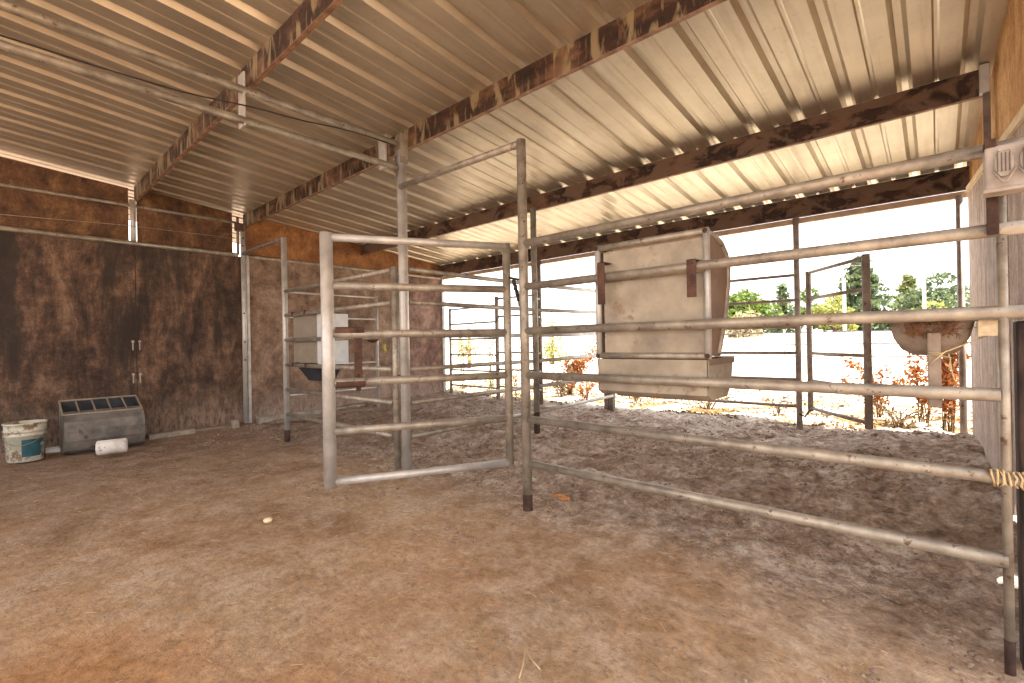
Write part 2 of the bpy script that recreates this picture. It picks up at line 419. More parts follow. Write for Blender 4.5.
# pipe rails on the left wall
def rail_thing(name, label, p0, p1, r, mat, group=None, cat='pipe rail'):
    return tag(MB().tube([p0, p1], r).build(name, mat), label, cat, group)
rail_thing('wall_rail', 'long pipe rail capping the dark lower boards of the left wall', (XW+.01, -3.1, 2.30), (XW+.01, 2.27, 2.295), .026, M['pipe'])
rail_thing('wall_rail', 'thin upper pipe rail across the brown plywood under the roof, front part of left wall', (XW-.045, -3.1, 2.748), (XW-.045, 2.27, 2.735), .017, M['pipe'])
rail_thing('wall_rail', 'pipe rail along the stall wall below the orange plywood', (XW+.005, 2.36, 2.29), (XW+.005, 5.72, 2.285), .022, M['pipe'])
tag(MB().tube([(XW-.03, -3, 2.30), (XW-.03, -.2, 2.42), (XW-.03, 1.1, 2.50), (XW-.03, 2.25, 2.52)], .004, 6).build('wall_wire', M['pipe']), 'thin wire strung across the upper brown plywood of the left wall', 'wire')
# wall posts
t = thing('wall_post', 'short pipe post between light slits under the upper left purlin end', 'post', (-6.965, 1.185, 2.30))
MB().tube([(-6.965, 1.185, 2.28), (-6.965, 1.185, 2.80)], .026).build('pipe', M['pipe_light'], t)
MB().box((-6.99, 1.15, 2.72), (-6.93, 1.205, 2.81)).build('bracket', M['pipe'], t, .003)
t = thing('corner_post', 'tall pale pipe post at the corner where dark wall meets the stalls', 'post', (-6.89, 2.33, 0))
MB().tube([(-6.89, 2.335, -.02), (-6.89, 2.335, 2.70)], .030).build('pipe', M['pipe_light'], t)
MB().tube([(-6.90, 2.275, 2.3), (-6.90, 2.275, 2.80)], .016).build('side_pipe', M['pipe_dark'], t)
MB().box((-6.885, 2.365, .0), (-6.87, 2.40, 2.3)).build('angle_strip', M['pipe_light'], t)
for z in (1.52, 1.14, .9, 2.42, 2.52, 2.62): MB().tube([(-6.865, 2.325, z), (-6.845, 2.317, z)], .011, 8).build('bolt', M['darkrust'], t)
MB().box((-6.95, 2.25, 2.62), (-6.86, 2.34, 2.72)).build('bracket', M['rust'], t, .003)
b = MB()
for z in (1.16, .78):
    for dy in (-.035, .028):
        b.tube([(XW-.002, 1.188+dy, z), (XW+.008, 1.188+dy, z)], .014, 10)
        b.box((XW, 1.188+dy-.006, z-.10), (XW+.0015, 1.188+dy+.006, z))
struct(b.build('trim_4', M['boxgrey']))
struct(MB().box((XW-.002, 1.183, .0), (XW+.001, 1.190, 2.28)).build('trim_6', M['postwood']))

# right wall (slightly skewed), battens, upper sheet
def xr(y): return .21+(5.75-y)*.03
def wall_right():
    def sheet(y0, y1, zb, zt, mat, name, dx=0, jag=0, th=.02):
        n = 60; vs = []
        for i in range(n+1):
            y = y0+(y1-y0)*i/n; x = xr(y)+dx
            b = zb(y) if callable(zb) else zb; tt = zt(y) if callable(zt) else zt
            if jag: b += jag*max(0, noise.noise(Vector((y*7, 1, 2)))+.12)
            vs += [(x,y,b),(x+th,y,b),(x+th,y,tt),(x,y,tt)]
        fs = []
        for i in range(n):
            for k in range(4): fs.append((4*i+k, 4*i+(k+1)%4, 4*i+4+(k+1)%4, 4*i+4+k))
        fs += [(0,1,2,3),(4*n+3,4*n+2,4*n+1,4*n)]
        mb = MB(); mb.add(vs, fs); return struct(mb.build(name, mat))
    zl = lambda y: 1.93+(y-2.3)*.112
    sheet(3.55, 5.72, -.05, zl, M['ply_pink'], 'wall_right_lower')
    sheet(2.42, 3.55, lambda y: -.03, zl, M['ply_pink'], 'wall_right_lower', .003, jag=.42)
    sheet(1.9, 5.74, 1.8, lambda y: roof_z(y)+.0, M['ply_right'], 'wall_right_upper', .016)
    mb = MB(); a = 2.0; bb = 5.66
    mb.bar((xr(a)-.008, a, zl(a)), (xr(bb)-.008, bb, zl(bb)), .016, .045); struct(mb.build('trim_5', M['batten']))
wall_right()
# steel stub and bracket at purlin end
t = thing('purlin_hanger', 'dark steel strut with a pale bracket at the right end of the middle purlin', 'bracket', (xr(4.08)-.03, 4.07, 2.2))
MB().box((xr(4.1)-.035, 4.06, 2.10), (xr(4.1)-.003, 4.09, 2.56)).build('strut', M['pipe_dark'], t)
MB().box((xr(4.1)-.05, 4.035, 2.52), (xr(4.1)-.004, 4.09, 2.69)).build('bracket', M['pipe_light'], t, .003)

# ------------------------------------------------------------------ pipe fencing
RZ = [.30, .58, .86, 1.14, 1.42, 1.695]
def weld(p, r): return None
# right stall front panel
A = (-1.955, 2.30); Bx = .165
t = thing('stall_fence', 'large six-rail grey pipe panel in the right foreground hung with the hay rack', 'fence panel', (A[0], A[1], 0))
MB().tube([(A[0], A[1], .10), (A[0], A[1], 2.355)], .030, 20).build('post', M['pipe'], t)
MB().tube([(A[0], A[1], -.05), (A[0], A[1], .105)], .031, 20).build('rusty_post_foot', M['darkrust'], t)
MB().tube([(A[0]-.006, A[1], 2.335), (-3.26, A[1], 2.36)], .024, 16).build('header_bar', M['pipe'], t)
MB().tube([(Bx, 2.30, .03), (Bx, 2.30, 1.53)], .0135, 16).build('post', M['pipe'], t)
MB().tube([(Bx, 2.30, -.09), (Bx, 2.30, .035)], .0142, 16).build('rusty_post_foot', M['darkrust'], t)
for i, z in enumerate(RZ):
    x1 = {0: Bx, 1: .42, 2: Bx-.01, 3: .42, 4: .42, 5: .42}[i]
    yy = 2.30 if i in (0, 2) else 2.302
    MB().tube([(A[0]+.02, A[1], z), (x1, yy, z)], .0235, 16).build('rail', M['pipe'], t)
    # weld collars at the post
MB().tube([(A[0]+.024, A[1], RZ[0]), (A[0]+.030, A[1], RZ[0])], .0, 3)
# left stall front panel with gateway header to the corner post
t = thing('stall_fence', 'six-rail pipe panel left of the tall post, grey feed bin hanging on it', 'fence panel', (-5.53, 2.30, 0))
MB().tube([(-5.53, 2.30, .12), (-5.53, 2.30, 2.31)], .030, 16).build('post', M['pipe_light'], t)
MB().tube([(-5.53, 2.30, -.02), (-5.53, 2.30, .12)], .031, 16).build('rusty_post_foot', M['darkrust'], t)
MB().tube([(-5.52, 2.30, 2.305), (-6.86, 2.32, 2.315)], .022, 14).build('header_bar', M['pipe_dark'], t)
MB().tube([(-3.372, 2.30, .04), (-3.372, 2.30, 1.72)], .029, 16).build('post', M['pipe'], t)
for z in RZ: MB().tube([(-5.51, 2.30, z), (-3.41, 2.30, z)], .0225, 14).build('rail', M['pipe'], t)
# tall post C
t = thing('support_post', 'tall round grey post rising to the rusty purlin between the two stalls', 'post', (-3.285, 2.33, 0))
MB().tube([(-3.285, 2.33, 0), (-3.285, 2.33, 2.67)], .040, 20).build('pipe', M['pipe_light'], t)
MB().box((-3.33, 2.30, 2.56), (-3.24, 2.366, 2.80)).build('top_plate', M['pipe'], t, .003)
c = MB()
for k in range(6): c.tube([(-3.30+.012*(k%2), 2.285, 2.70-k*.045), (-3.30-.008*(k%2), 2.280, 2.66-k*.045)], .009, 8)
c.build('hanging_chain', M['pipe_dark'], t)
b = MB(); b.tube([(-3.30, 2.295, .80), (-3.315, 2.275, .80)], .017, 10); b.build('bolt', M['rust'], t)

# swung-open gate
H0 = Vector((-2.092, 2.29, 0)); H1 = Vector((-2.612, 1.325, 0))
t = thing('pipe_gate', 'six-rail pipe gate swung open toward the camera, rusty slide latch at its free end', 'gate', (H0.x, H0.y, .28))
MB().tube([H0+Vector((0,0,.27)), H0+Vector((0,0,1.715))], .026, 16).build('upright', M['pipe'], t)
MB().tube([H1+Vector((0,0,.255)), H1+Vector((0,0,1.72))], .0355, 18).build('upright', M['pipe_light'], t)
d = (H0-H1).normalized()
for z in (.285, .575, .855, 1.135, 1.415, 1.695):
    MB().tube([H1+d*.02+Vector((0,0,z)), H0-d*.01+Vector((0,0,z))], .0235, 14).build('rail', M['pipe_light'] if z in (.285, 1.695) else M['pipe'], t)
lt = MB(); q = H1+d*.165; nrm = Vector((d.y, -d.x, 0))*.028
lt.bar(q-nrm*1.1+Vector((0,0,.84)), q-nrm*1.1+Vector((0,0,1.16)), .045, .012, up=(nrm.x, nrm.y, 0))
sl = lt.build('latch_plate', M['rust'], t)
for z in (1.152, .85):
    MB().tube([H1+d*.04+Vector((0,0,z)), H1+d*.20+Vector((0,0,z))], .026, 12).build('latch_sleeve', M['rust'], t)
MB().tube([q-nrm*1.3+Vector((0,0,.80)), q-nrm*1.3+Vector((0,0,.90))], .014, 10).build('latch_bolt', M['darkrust'], t)
ch = MB()
for k in range(5): ch.tube([(-2.03+.012*k, 2.29, 1.47-.035*k), (-2.022+.012*k, 2.285, 1.44-.035*k)], .013, 8)
ch.tube([(-2.07, 2.29, 1.49), (-1.99, 2.29, 1.47)], .008, 8)
tag(ch.build('gate_chain', M['hose']), 'dark chain hooked between the open gate and the bow post', 'chain')

# divider between the stalls
def ydivider(name, label, x, y0, y1, zs, r, mat, posts=(), tilt=0):
    t = thing(name, label, 'fence panel', (x, y0, 0))
    for z in zs: MB().tube([(x, y0, z), (x, y1, z+tilt)], r, 12).build('rail', mat, t)
    for y, zt in posts: MB().tube([(x, y, .02), (x, y, zt)], r*1.05, 12).build('upright', mat, t)
    return t
ydivider('divider_panel', 'pipe divider panel running back from the tall post between the stalls', -3.28, 2.37, 3.98, RZ, .0205, M['pipe'])
ydivider('divider_panel', 'rear pipe divider panel between the rusty-footed post and the open back', -3.28, 4.09, 5.66, RZ, .0205, M['pipe_light'], tilt=.02)
t = thing('support_post', 'dark post with rusty foot standing under the middle purlin', 'post', (-3.28, 4.04, 0))
MB().tube([(-3.28, 4.04, .30), (-3.28, 4.04, 2.53)], .033, 16).build('pipe', M['pipe'], t)
MB().tube([(-3.28, 4.04, .0), (-3.28, 4.04, .30)], .034, 16).build('rusty_foot', M['darkrust'], t)
t = thing('eave_post', 'double steel post at the open back behind the hay rack', 'post', (-3.33, 5.74, 0))
for dx in (-.075, .0): MB().box((-3.36+dx, 5.70, 0), (-3.36+dx+.066, 5.765, 2.30)).build('post', M['pipe_dark'], t, .004)
t = thing('eave_post', 'dark bolted post at the open back of the left stall', 'post', (-4.58, 5.74, 0))
MB().tube([(-4.58, 5.76, 0), (-4.58, 5.76, 2.33)], .030, 14).build('pipe', M['pipe_dark'], t)
for z in RZ: MB().tube([(-4.54, 5.70, z+.03), (-4.63, 5.69, z+.03)], .013, 8).build('bolt', M['pipe_light'], t)
# eave line panels and gates
def xpanel(name, label, cat, p0, p1, zs, r, mat, up=(), zt=None, zb=None):
    p0, p1 = Vector(p0+(0,)), Vector(p1+(0,)); t = thing(name, label, cat, (p0.x, p0.y, 0))
    for z in zs: MB().tube([p0+Vector((0,0,z)), p1+Vector((0,0,z))], r, 10).build('rail', mat, t)
    for s, rr, zb_, zt_ in up:
        p = p0.lerp(p1, s); MB().tube([p+Vector((0,0,zb_)), p+Vector((0,0,zt_))], rr, 12).build('upright', mat, t)
    return t
RE = [.335, .62, .90, 1.18, 1.46, 1.725]
xpanel('back_panel', 'pipe panel closing the back of the right stall behind the hay rack', 'fence panel', (-3.25, 5.75), (-1.12, 5.75), RE, .0165, M['pipe_mid'])
t = thing('eave_post', 'slim dark post beside the small open gate at the back', 'post', (-1.10, 5.74, 0))
MB().tube([(-1.10, 5.75, .05), (-1.10, 5.75, 2.33)], .029, 14).build('pipe', M['pipe_mid'], t)
gt = xpanel('pipe_gate', 'small dark pipe gate standing open at the back of the right stall', 'gate', (-.985, 5.68), (-.44, 4.94), [.335,.62,.90,1.46,1.725], .0165, M['pipe_mid'],
       up=((0, .026, .30, 1.74), (1, .030, .29, 1.75)))
MB().tube([(-1.10, 5.73, .26), (-1.04, 5.70, .24), (-.985, 5.68, .32)], .010, 8).build('hinge_hook', M['darkrust'], gt)
xpanel('pipe_gate', 'narrow dark pipe gate at the back of the left stall beside the wall end', 'gate', (-6.79, 5.84), (-5.52, 5.76), RZ, .0155, M['pipe_mid'],
       up=((0, .025, .12, 1.72),))
xpanel('back_panel', 'pipe panel with a taller end upright left of the dark bolted post', 'fence panel', (-5.49, 5.75), (-4.60, 5.75), [.335,.62,.90,1.18,1.50,1.80], .0155, M['pipe_mid'],
       up=((0, .034, .02, 1.84),))
# posts at the right end of the opening
t = thing('eave_post', 'left one of the twin pipe posts at the right end of the opening', 'post', (.13, 5.76, 0))
MB().tube([(.158, 5.78, .05), (.158, 5.78, 2.29)], .026, 14).build('pipe', M['pipe_mid'], t)
t = thing('eave_post', 'right one of the twin pipe posts, tight against the pink plywood', 'post', (.20, 5.80, 0))
MB().tube([(.238, 5.85, .05), (.238, 5.85, 2.33)], .022, 14).build('pipe', M['pipe_mid'], t)

# small panel along left stall wall
ydivider('slim_pipe_panel', 'thin pipe panel standing close along the weathered stall wall behind the feed bin', -6.60, 2.80, 4.15, [.40,.80,1.47,1.81], .013, M['pipe_light'], posts=((4.16, 1.83),)).children[-1].scale = (1,1,1)
MB().tube([(-6.60, 4.16, .02), (-6.60, 4.16, 1.84)], .026, 12).build('end_post', M['pipe_light'], bpy.data.objects['slim_pipe_panel'])
t = thing('waterer', 'small rusty wall waterer with a yellow fitting beside the thin pipe panel', 'waterer', (-6.52, 4.15, 1.12))
MB().lathe([(.0,.0),(.05,.01),(.10,.05),(.12,.12),(.112,.12),(.09,.05),(.04,.02),(.0,.015)], (-6.50, 4.02, 1.10), 20).build('cup', M['rust'], t)
MB().tube([(-6.50, 4.22, 1.08), (-6.50, 4.22, 1.0), (-6.46, 4.22, .96)], .03, 10).build('fitting', M['yellow'], t)
MB().tube([(-6.50+.06*math.cos(a*PI/6), 4.24+.06*math.sin(a*PI/6), 1.17) for a in range(12)], .012, 8).build('ring', M['pipe_dark'], t)
tag(MB().tube([(-6.59, 3.85, 1.07), (-6.585, 3.86, .95), (-6.58, 3.85, .82)], .014, 8).build('hanging_strap', M['black']), 'short black strap hanging from the thin panel by the waterer', 'strap')

# ------------------------------------------------------------------ things hung on the panels
# hay rack
t = thing('hay_rack', 'beige sheet-metal hay rack with a trough hung on the right pipe panel', 'hay feeder', (-1.11, 2.42, .79))
xa, xb, yf = -1.437, -.828, 2.345
for x in (xa, xb): MB().tube([(x, yf, .985), (x, yf, 1.597)], .0165, 14).build('front_pipe', M['pipe_light'], t)
MB().tube([(xa-.012, yf, 1.592), (xb+.012, yf, 1.592)], .0175, 14).build('top_pipe', M['pipe'], t)
MB().tube([(xa-.012, yf, .985), (xb+.012, yf, .985)], .0165, 14).build('bottom_pipe', M['pipe'], t)
MB().tube([(xa, yf, 1.405), (xb, yf, 1.405)], .012, 10).build('cross_bar', M['pipe'], t)
MB().box((xa+.035, yf+.006, .995), (xb-.018, yf+.012, 1.565)).build('front_sheet', M['sheet'], t)
for x in (xa, xb):
    cp = [(x, yf+.0, 1.585), (x, yf+.10, 1.582), (x, yf+.20, 1.56), (x, yf+.275, 1.51), (x, yf+.305, 1.44), (x, yf+.295, 1.35), (x, yf+.245, 1.2), (x, yf+.185, 1.08), (x, yf+.13, .99)]
    MB().tube(cp, .0165, 12).build('curved_side_pipe', M['pipe'], t)
    poly = [(yf+.01, 1.565)]+[(c[1]-.008, c[2]-.012) for c in cp[1:]]+[(yf+.01, .99)]
    MB().prism(poly, 'x', x-.003, x+.003).build('side_sheet', M['sheet_side'], t)
for i in range(1, 8):
    x = xa+(xb-xa)*i/8
    MB().tube([(x, p[1], p[2]) for p in cp[2:]], .006, 6).build('back_bar', M['pipe'], t)
for zc_ in (.985, 1.592):
    for x in (xa, xb): MB().tube([(x, yf-.0185, zc_), (x, yf-.016, zc_)], .0125, 12).build('shaded_pipe_end', M['darkrust'], t)  # dark rusty disc paints the shade inside the hollow pipe end
# trough: open box
tr = MB(); z0, z1, zm = .768, .966, .84; yb = 2.70
poly = [(yf-.012, z1), (yf-.012, .79), (yf+.03, z0), (yb-.10, z0), (yb-.03, .845), (yb, z1)]
for x in (xa-.0, xb+.0): tr.prism(poly, 'x', x-.004, x+.004)
for (a, b2), (c, e) in zip(poly[:-1], poly[1:]):
    tr.add([(xa,a,b2),(xb,a,b2),(xb,c,e),(xa,c,e)], [(0,1,2,3)])
tr.build('trough', M['sheet'], t)
rim = MB(); rim.bar((xb+.003, yf+.0, z1-.012), (xb+.003, yb+.008, z1-.012), .012, .03); rim.bar((xa, yb, z1-.012), (xb, yb, z1-.012), .012, .03)
rim.build('trough_rim', M['sheet_side'], t)
for x, zt, zb in ((-1.372, 1.50, 1.268), (-.875, 1.452, 1.270)):
    k = MB(); k.box((x-.023, 2.268, zb), (x+.023, 2.274, zt))
    k.box((x-.023, 2.268, zt-.006), (x+.023, 2.35, zt)); k.build('hook_strap', M['rust'], t, .002)

# left feed bin
t = thing('feed_bin', 'grey feed bin with one side coloured pale as if daylit and black hopper on the left panel', 'feed bin', (-5.14, 2.5, .70))
MB().box((-5.42, 2.345, .885), (-4.862, 2.350, 1.405)).build('front', M['beige'], t, .002)
MB().box((-4.866, 2.350, .865), (-4.856, 2.70, 1.415)).build('side', M['bin_side_lit'], t, .002)  # daylight on this side is painted in by the near-white colour
MB().box((-5.42, 2.350, .865), (-5.41, 2.70, 1.415)).build('side', M['beige'], t, .002)
MB().box((-5.42, 2.695, .865), (-4.86, 2.70, 1.415)).build('back', M['beige'], t)
MB().add([(-5.41,2.36,.87),(-4.87,2.36,.87),(-4.87,2.64,.87),(-5.41,2.64,.87),(-5.27,2.44,.685),(-4.95,2.44,.685),(-4.95,2.58,.685),(-5.27,2.58,.685)],
    [(0,1,5,4),(1,2,6,5),(2,3,7,6),(3,0,4,7),(4,5,6,7)]).build('hopper_bottom', M['black'], t)

for z in (1.42, .86):
    MB().box((-5.30, 2.268, z-.012), (-5.28, 2.346, z+.030)).build('hook', M['rust'], t, .002)
    MB().box((-5.0, 2.268, z-.012), (-4.98, 2.346, z+.030)).build('hook', M['rust'], t, .002)
# corner feed bowl on the right
t = thing('feed_bowl', 'rounded grey feed bowl hung under the rail at the right with hay in it', 'feed bowl', (-.02, 2.42, .92))
cx, cy, cz = -.022, 2.44, 1.118
prof = [(.0, -.185), (.05, -.182), (.085, -.15), (.108, -.09), (.118, -.03), (.122, -.005), (.132, 0), (.132, .006), (.118, .006), (.108, -.03), (.098, -.09), (.075, -.14), (.0, -.165)]
bw = MB(); bw.lathe(prof, (0,0,0), 36)
bw.v = [Vector((v.x*1.02+cx, v.y*.85+cy, v.z*.70+cz)) for v in bw.v]; bw.build('bowl', M['bowl'], t)
MB().box((cx-.008, 2.326, .80), (cx+.030, 2.338, 1.075)).build('hanger_plate', M['bowl'], t, .004)
tw = MB()
tw.tube([(cx-.005, 2.318, 1.005), (cx+.03, 2.312, 1.0), (cx+.07, 2.33, 1.02), (cx+.15, 2.40, 1.06)], .0022, 6)
tw.tube([(cx+.0, 2.315, .96), (cx+.025, 2.31, .99), (cx+.045, 2.315, 1.01)], .0022, 6)
tw.tube([(cx+.05, 2.318, 1.0), (cx+.058, 2.316, .93), (cx+.066, 2.318, .90)], .0022, 6)
tw.tube([(cx+.0, 2.315, 1.0), (cx+.055, 2.312, .985), (cx+.05, 2.318, .94)], .0022, 6)
tag(tw.build('baling_twine', M['twine']), 'pale baling twine tied round the plate under the feed bowl', 'twine')
hy = MB()
for i in range(420):
    a = random.uniform(0, 2*PI); r = math.sqrt(random.random())*.105
    p = Vector((cx+r*math.cos(a), cy+r*math.sin(a)*.85, cz+random.uniform(-.045, .012)))
    dd = Vector((random.uniform(-1,1), random.uniform(-1,1), random.uniform(-.4,.3))).normalized()*random.uniform(.015,.04)
    hy.tube([p-dd, p+dd*.3+Vector((0,0,.004)), p+dd], .0012, 3, False)
for i in range(160):
    p = Vector((cx+random.uniform(-.07,.075), cy-.118*.85-.008, cz-.02+random.uniform(-.03,.02)))
    dd = Vector((random.uniform(-1,1), random.uniform(-.2,.1), random.uniform(-1,.5))).normalized()*random.uniform(.01,.025)
    hy.tube([p-dd, p+dd], .0012, 3, False)
tag(hy.build('hay_pile', M['hay']), 'reddish brown hay filling the grey feed bowl and spilling over', 'hay', kind='stuff')

# junction box with outlet covers
t = thing('junction_box', 'grey electrical box with flip outlet covers at the top right corner post', 'electrical box', (.22, 2.22, 1.53))
MB().box((.122, 2.19, 1.532), (.34, 2.26, 1.675)).build('box_body', M['boxgrey'], t, .006)
MB().box((.116, 2.184, 1.525), (.345, 2.262, 1.538)).build('bottom_lip', M['boxgrey'], t, .003)
def cover(cx_, t):
    oc = [(cx_+.024*math.cos(PI/8+k*PI/4)*1.0, 1.612+.046*math.sin(PI/8+k*PI/4)) for k in range(8)]
    o = MB(); o.prism(oc, 'y', 2.176, 2.192); c = o.build('outlet_cover', M['boxgrey'], t, .003)
    r = MB()
    for k in range(4): r.box((cx_-.016+k*.009, 2.173, 1.585), (cx_-.013+k*.009, 2.178, 1.645))
    r.build('ribs', M['boxdark'], c)
    b = MB(); b.tube([(cx_-.026, 2.172, 1.59), (cx_-.005, 2.168, 1.552), (cx_+.006, 2.168, 1.552), (cx_+.026, 2.172, 1.59)], .003, 6)
    b.build('bail', M['boxgrey'], c); MB().box((cx_-.014, 2.172, 1.650), (cx_+.014, 2.182, 1.658)).build('hinge', M['boxgrey'], c)
cover(.165, t); cover(.222, t)
MB().box((.122, 2.188, 1.672), (.150, 2.262, 1.70)).build('mounting_tab', M['rust'], t, .002)
tag(MB().box((.128, 2.266, 1.40), (.158, 2.275, 1.70)).build('rusty_plate', M['darkrust'], None, .002), 'dark rusty upright plate behind the electrical box spanning two rails', 'plate')
tag(MB().tube([(.245, 2.20, 1.68), (.245, 2.20, 1.74), (.25, 2.20, 1.80), (.28, 2.20, 1.86), (.34, 2.20, 1.88)], .022, 14).build('conduit', M['boxgrey']), 'curved grey conduit leaving the top of the electrical box', 'conduit')
tag(MB().box((.198, 2.345, -.12), (.34, 2.44, 1.11)).build('timber_post', M['postwood'], None, .006), 'thick blackened timber post at the right edge behind the pipe panel', 'post')
w = MB()
for i in range(60):
    a = i*.55; x = .12+i*.0022; r = .03+.006*math.sin(i*1.7)
    w.v  # wrap
pts = [(.125+i*.0016+random.uniform(-.006,.006), 2.302+(.026+.006*random.random())*math.cos(i*.9+random.random()*.5), .578+(.026+.006*random.random())*math.sin(i*.9)) for i in range(130)]
w.tube(pts, .0035, 6); tag(w.build('rope_wrap', M['straw']), 'frayed tan twine wrapped round the second rail at the right post', 'twine')
tag(MB().box((.105, 2.36, 1.06), (.165, 2.42, 1.115)).build('wood_block', M['batten'], None, .004), 'small pale wood block under the rail beside the feed bowl', 'wood block')

# ------------------------------------------------------------------ left wall clutter
# bucket
bx, by = -6.60, .265
t = thing('bucket', 'dirty white plastic bucket with a teal label at the far left wall', 'bucket', (bx, by, .02))
zb = .015
MB().lathe([(0,.0),(.125,.0),(.132,.01),(.143,.245),(.150,.247),(.150,.26),(.1455,.263),(.147,.285),(.154,.287),(.154,.30),(.149,.303),(.150,.355),(.158,.357),(.158,.37),(.146,.37),(.140,.32),(.128,.02),(0,.015)], (bx,by,zb), 36).build('pail', M['whiteplastic'], t)
MB().lathe([(.1365,.05),(.1435,.215)], (bx,by,zb), 12, math.radians(-14), math.radians(58)).build('label', M['teal'], t)
MB().tube([(bx+.153*math.cos(a), by+.153*math.sin(a), zb+.275-.11*math.sin((a+1.75)/2.9*PI)) for a in [-1.75+i*2.9/14 for i in range(15)]], .003, 6).build('handle', M['pipe'], t)
# tub feeder
t = thing('tub_feeder', 'grey metal floor feeder with a divided open top against the dark wall', 'feeder', (-6.65, .84, .03))
y0, y1 = .525, 1.165
pr_ = [(-6.89, .03), (-6.89, .535), (-6.62, .445), (-6.535, .41), (-6.47, .35), (-6.445, .26), (-6.455, .16), (-6.50, .06), (-6.56, .025)]
s1 = MB()
for (a, b2), (c, e) in zip(pr_[2:-1], pr_[3:]): s1.add([(a,y0,b2),(a,y1,b2),(c,y1,e),(c,y0,e)], [(0,1,2,3)], True)
s1.build('curved_front', M['tub'], t)
for y in (y0, y1-.0):
    MB().add([(a, y, b2) for a, b2 in pr_]+[(a, y+.006, b2) for a, b2 in pr_], [tuple(range(9)), tuple(range(9,18))[::-1]]+[(i,(i+1)%9,9+(i+1)%9,9+i) for i in range(9)]).build('end_panel', M['tub'], t)
MB().box((-6.895, y0, .03), (-6.885, y1, .535)).build('back_panel', M['tub'], t)
MB().box((-6.88, y0+.008, .20), (-6.50, y1-.002, .21)).build('shade_floor', M['black'], t)  # black floor and lining sheets paint the shade inside the feeder
li = MB(); li.box((-6.884, y0+.008, .2), (-6.880, y1-.002, .53)); li.build('shade_lining', M['black'], t)
for y in (y0+.007, y1-.004): MB().add([(-6.88,y,.2),(-6.88,y,.525),(-6.57,y,.41),(-6.49,y,.34),(-6.49,y,.2)], [(0,1,2,3,4)]).build('shade_lining', M['black'], t)
rm = MB(); 
rm.bar((-6.885, y0, .540), (-6.885, y1, .540), .014, .014); rm.bar((-6.555, y0, .420), (-6.555, y1, .420), .014, .014)
rm.bar((-6.885, y0, .540), (-6.555, y0, .420), .014, .014); rm.bar((-6.885, y1, .540), (-6.555, y1, .420), .014, .014)
rm.build('rim', M['sheet'], t)
for i in range(1, 5):
    y = y0+(y1-y0)*i/5; MB().bar((-6.885, y, .538), (-6.555, y, .418), .012, .012).build('divider_bar', M['sheet'], t)
# white cylinder
t = MB(); c0 = Vector((-6.17, .735, .105)); c1 = Vector((-6.10, .955, .11)); dd = (c1-c0)
t.tube([c0, c0+dd*.02, c0+dd*.98, c1], [.060, .070, .070, .062], 24)
tag(t.build('salt_block', M['block']), 'small white speckled cylinder lying in front of the grey feeder', 'salt block')
# footing rubble along the wall
def rough_box(a, b, mat, name, label, cat, group=None, seed=0, rz=0):
    mb = MB(); mb.box(a, b, (0,0,rz))
    o = mb.build(name, mat, None, .008)
    o.data.materials[0] = mat
    return tag(o, label, cat, group)
rough_box((-6.88, 1.26, .0), (-6.76, 1.72, .085), M['conc'], 'footing_chunk', 'pale broken footing chunk along the dark wall right of the feeder', 'rubble', rz=.03)
rough_box((-6.87, 1.70, .01), (-6.80, 2.22, .07), M['board_y'], 'old_plank', 'dark narrow plank lying along the foot of the dark wall', 'plank', rz=-.04)
rough_box((-6.84, 2.13, .0), (-6.76, 2.21, .13), M['conc'], 'brick_lump', 'small upright lump at the end of the plank beside the corner post', 'rubble')
rough_box((-6.87, .36, .0), (-6.74, .52, .07), M['fence_white'], 'white_scrap', 'flat white scrap between the bucket and the grey feeder', 'scrap')
rough_box((-6.88, 2.45, .02), (-6.78, 4.9, .13), M['conc'], 'footing_strip', 'dusty grey footing strip along the foot of the stall wall', 'footing')
rough_box((-6.66, 2.60, .04), (-6.60, 4.6, .09), M['board_y'], 'old_plank', 'long pale board lying on the dirt beside the stall wall footing', 'plank', rz=.02)

# ------------------------------------------------------------------ floor litter
def ico(mb, c, r, sub=1, sq=(1,1,.6), jit=.25):
    bm = bmesh.new(); bmesh.ops.create_icosphere(bm, subdivisions=sub, radius=1)
    c = Vector(c); R = Euler((random.random()*6, random.random()*6, random.random()*6)).to_matrix()
    vs = []
    for v in bm.verts:
        p = (R@v.co)*(1+random.uniform(-jit, jit)); vs.append(c+Vector((p.x*r*sq[0], p.y*r*sq[1], p.z*r*sq[2])))
    mb.add(vs, [tuple(l.index for l in f.verts) for f in bm.faces], True); bm.free()
mb = MB(); 
for i in range(9000):
    x = random.uniform(-6.8, .15); y = 2.25+random.random()**1.0*3.9
    if random.random() < .12: y = random.uniform(1.6, 2.5)
    r = random.uniform(.004, .013)*(1.0+.3*random.random())
    if noise.noise(Vector((x*1.3, y*1.3, 5))) < -.05: continue
    ico(mb, (x, y, gz(x, y)+r*.1), r, 1)
tag(mb.build('dung_clods', M['clod'], None, 0, False), 'loose brown clods and dung crumbs scattered over the stall dirt', 'dirt clods', kind='stuff')
mb = MB()
for i in range(1500):
    x = random.uniform(-6.6, .1); y = random.uniform(-.1, 5.6); z = gz(x, y)+.006
    L = random.uniform(.012, .05); a = random.uniform(0, 2*PI)
    d = Vector((math.cos(a), math.sin(a), random.uniform(-.1, .15)))*L
    mb.tube([(x,y,z), (x+d.x, y+d.y, z+.002+abs(d.z))], .0008+.0006*random.random(), 3, False)
tag(mb.build('straw_litter', M['straw'], None, 0, False), 'fine pale straw bits littering the packed dirt', 'straw', kind='stuff')
mb = MB(); ico(mb, (-3.045, 1.143, gz(-3.045,1.143)+.012), .026, 2, (1,1,.6), .1)
tag(mb.build('pale_stone', M['stone']), 'single pale cream stone on the dirt left of centre', 'stone')
mb = MB()
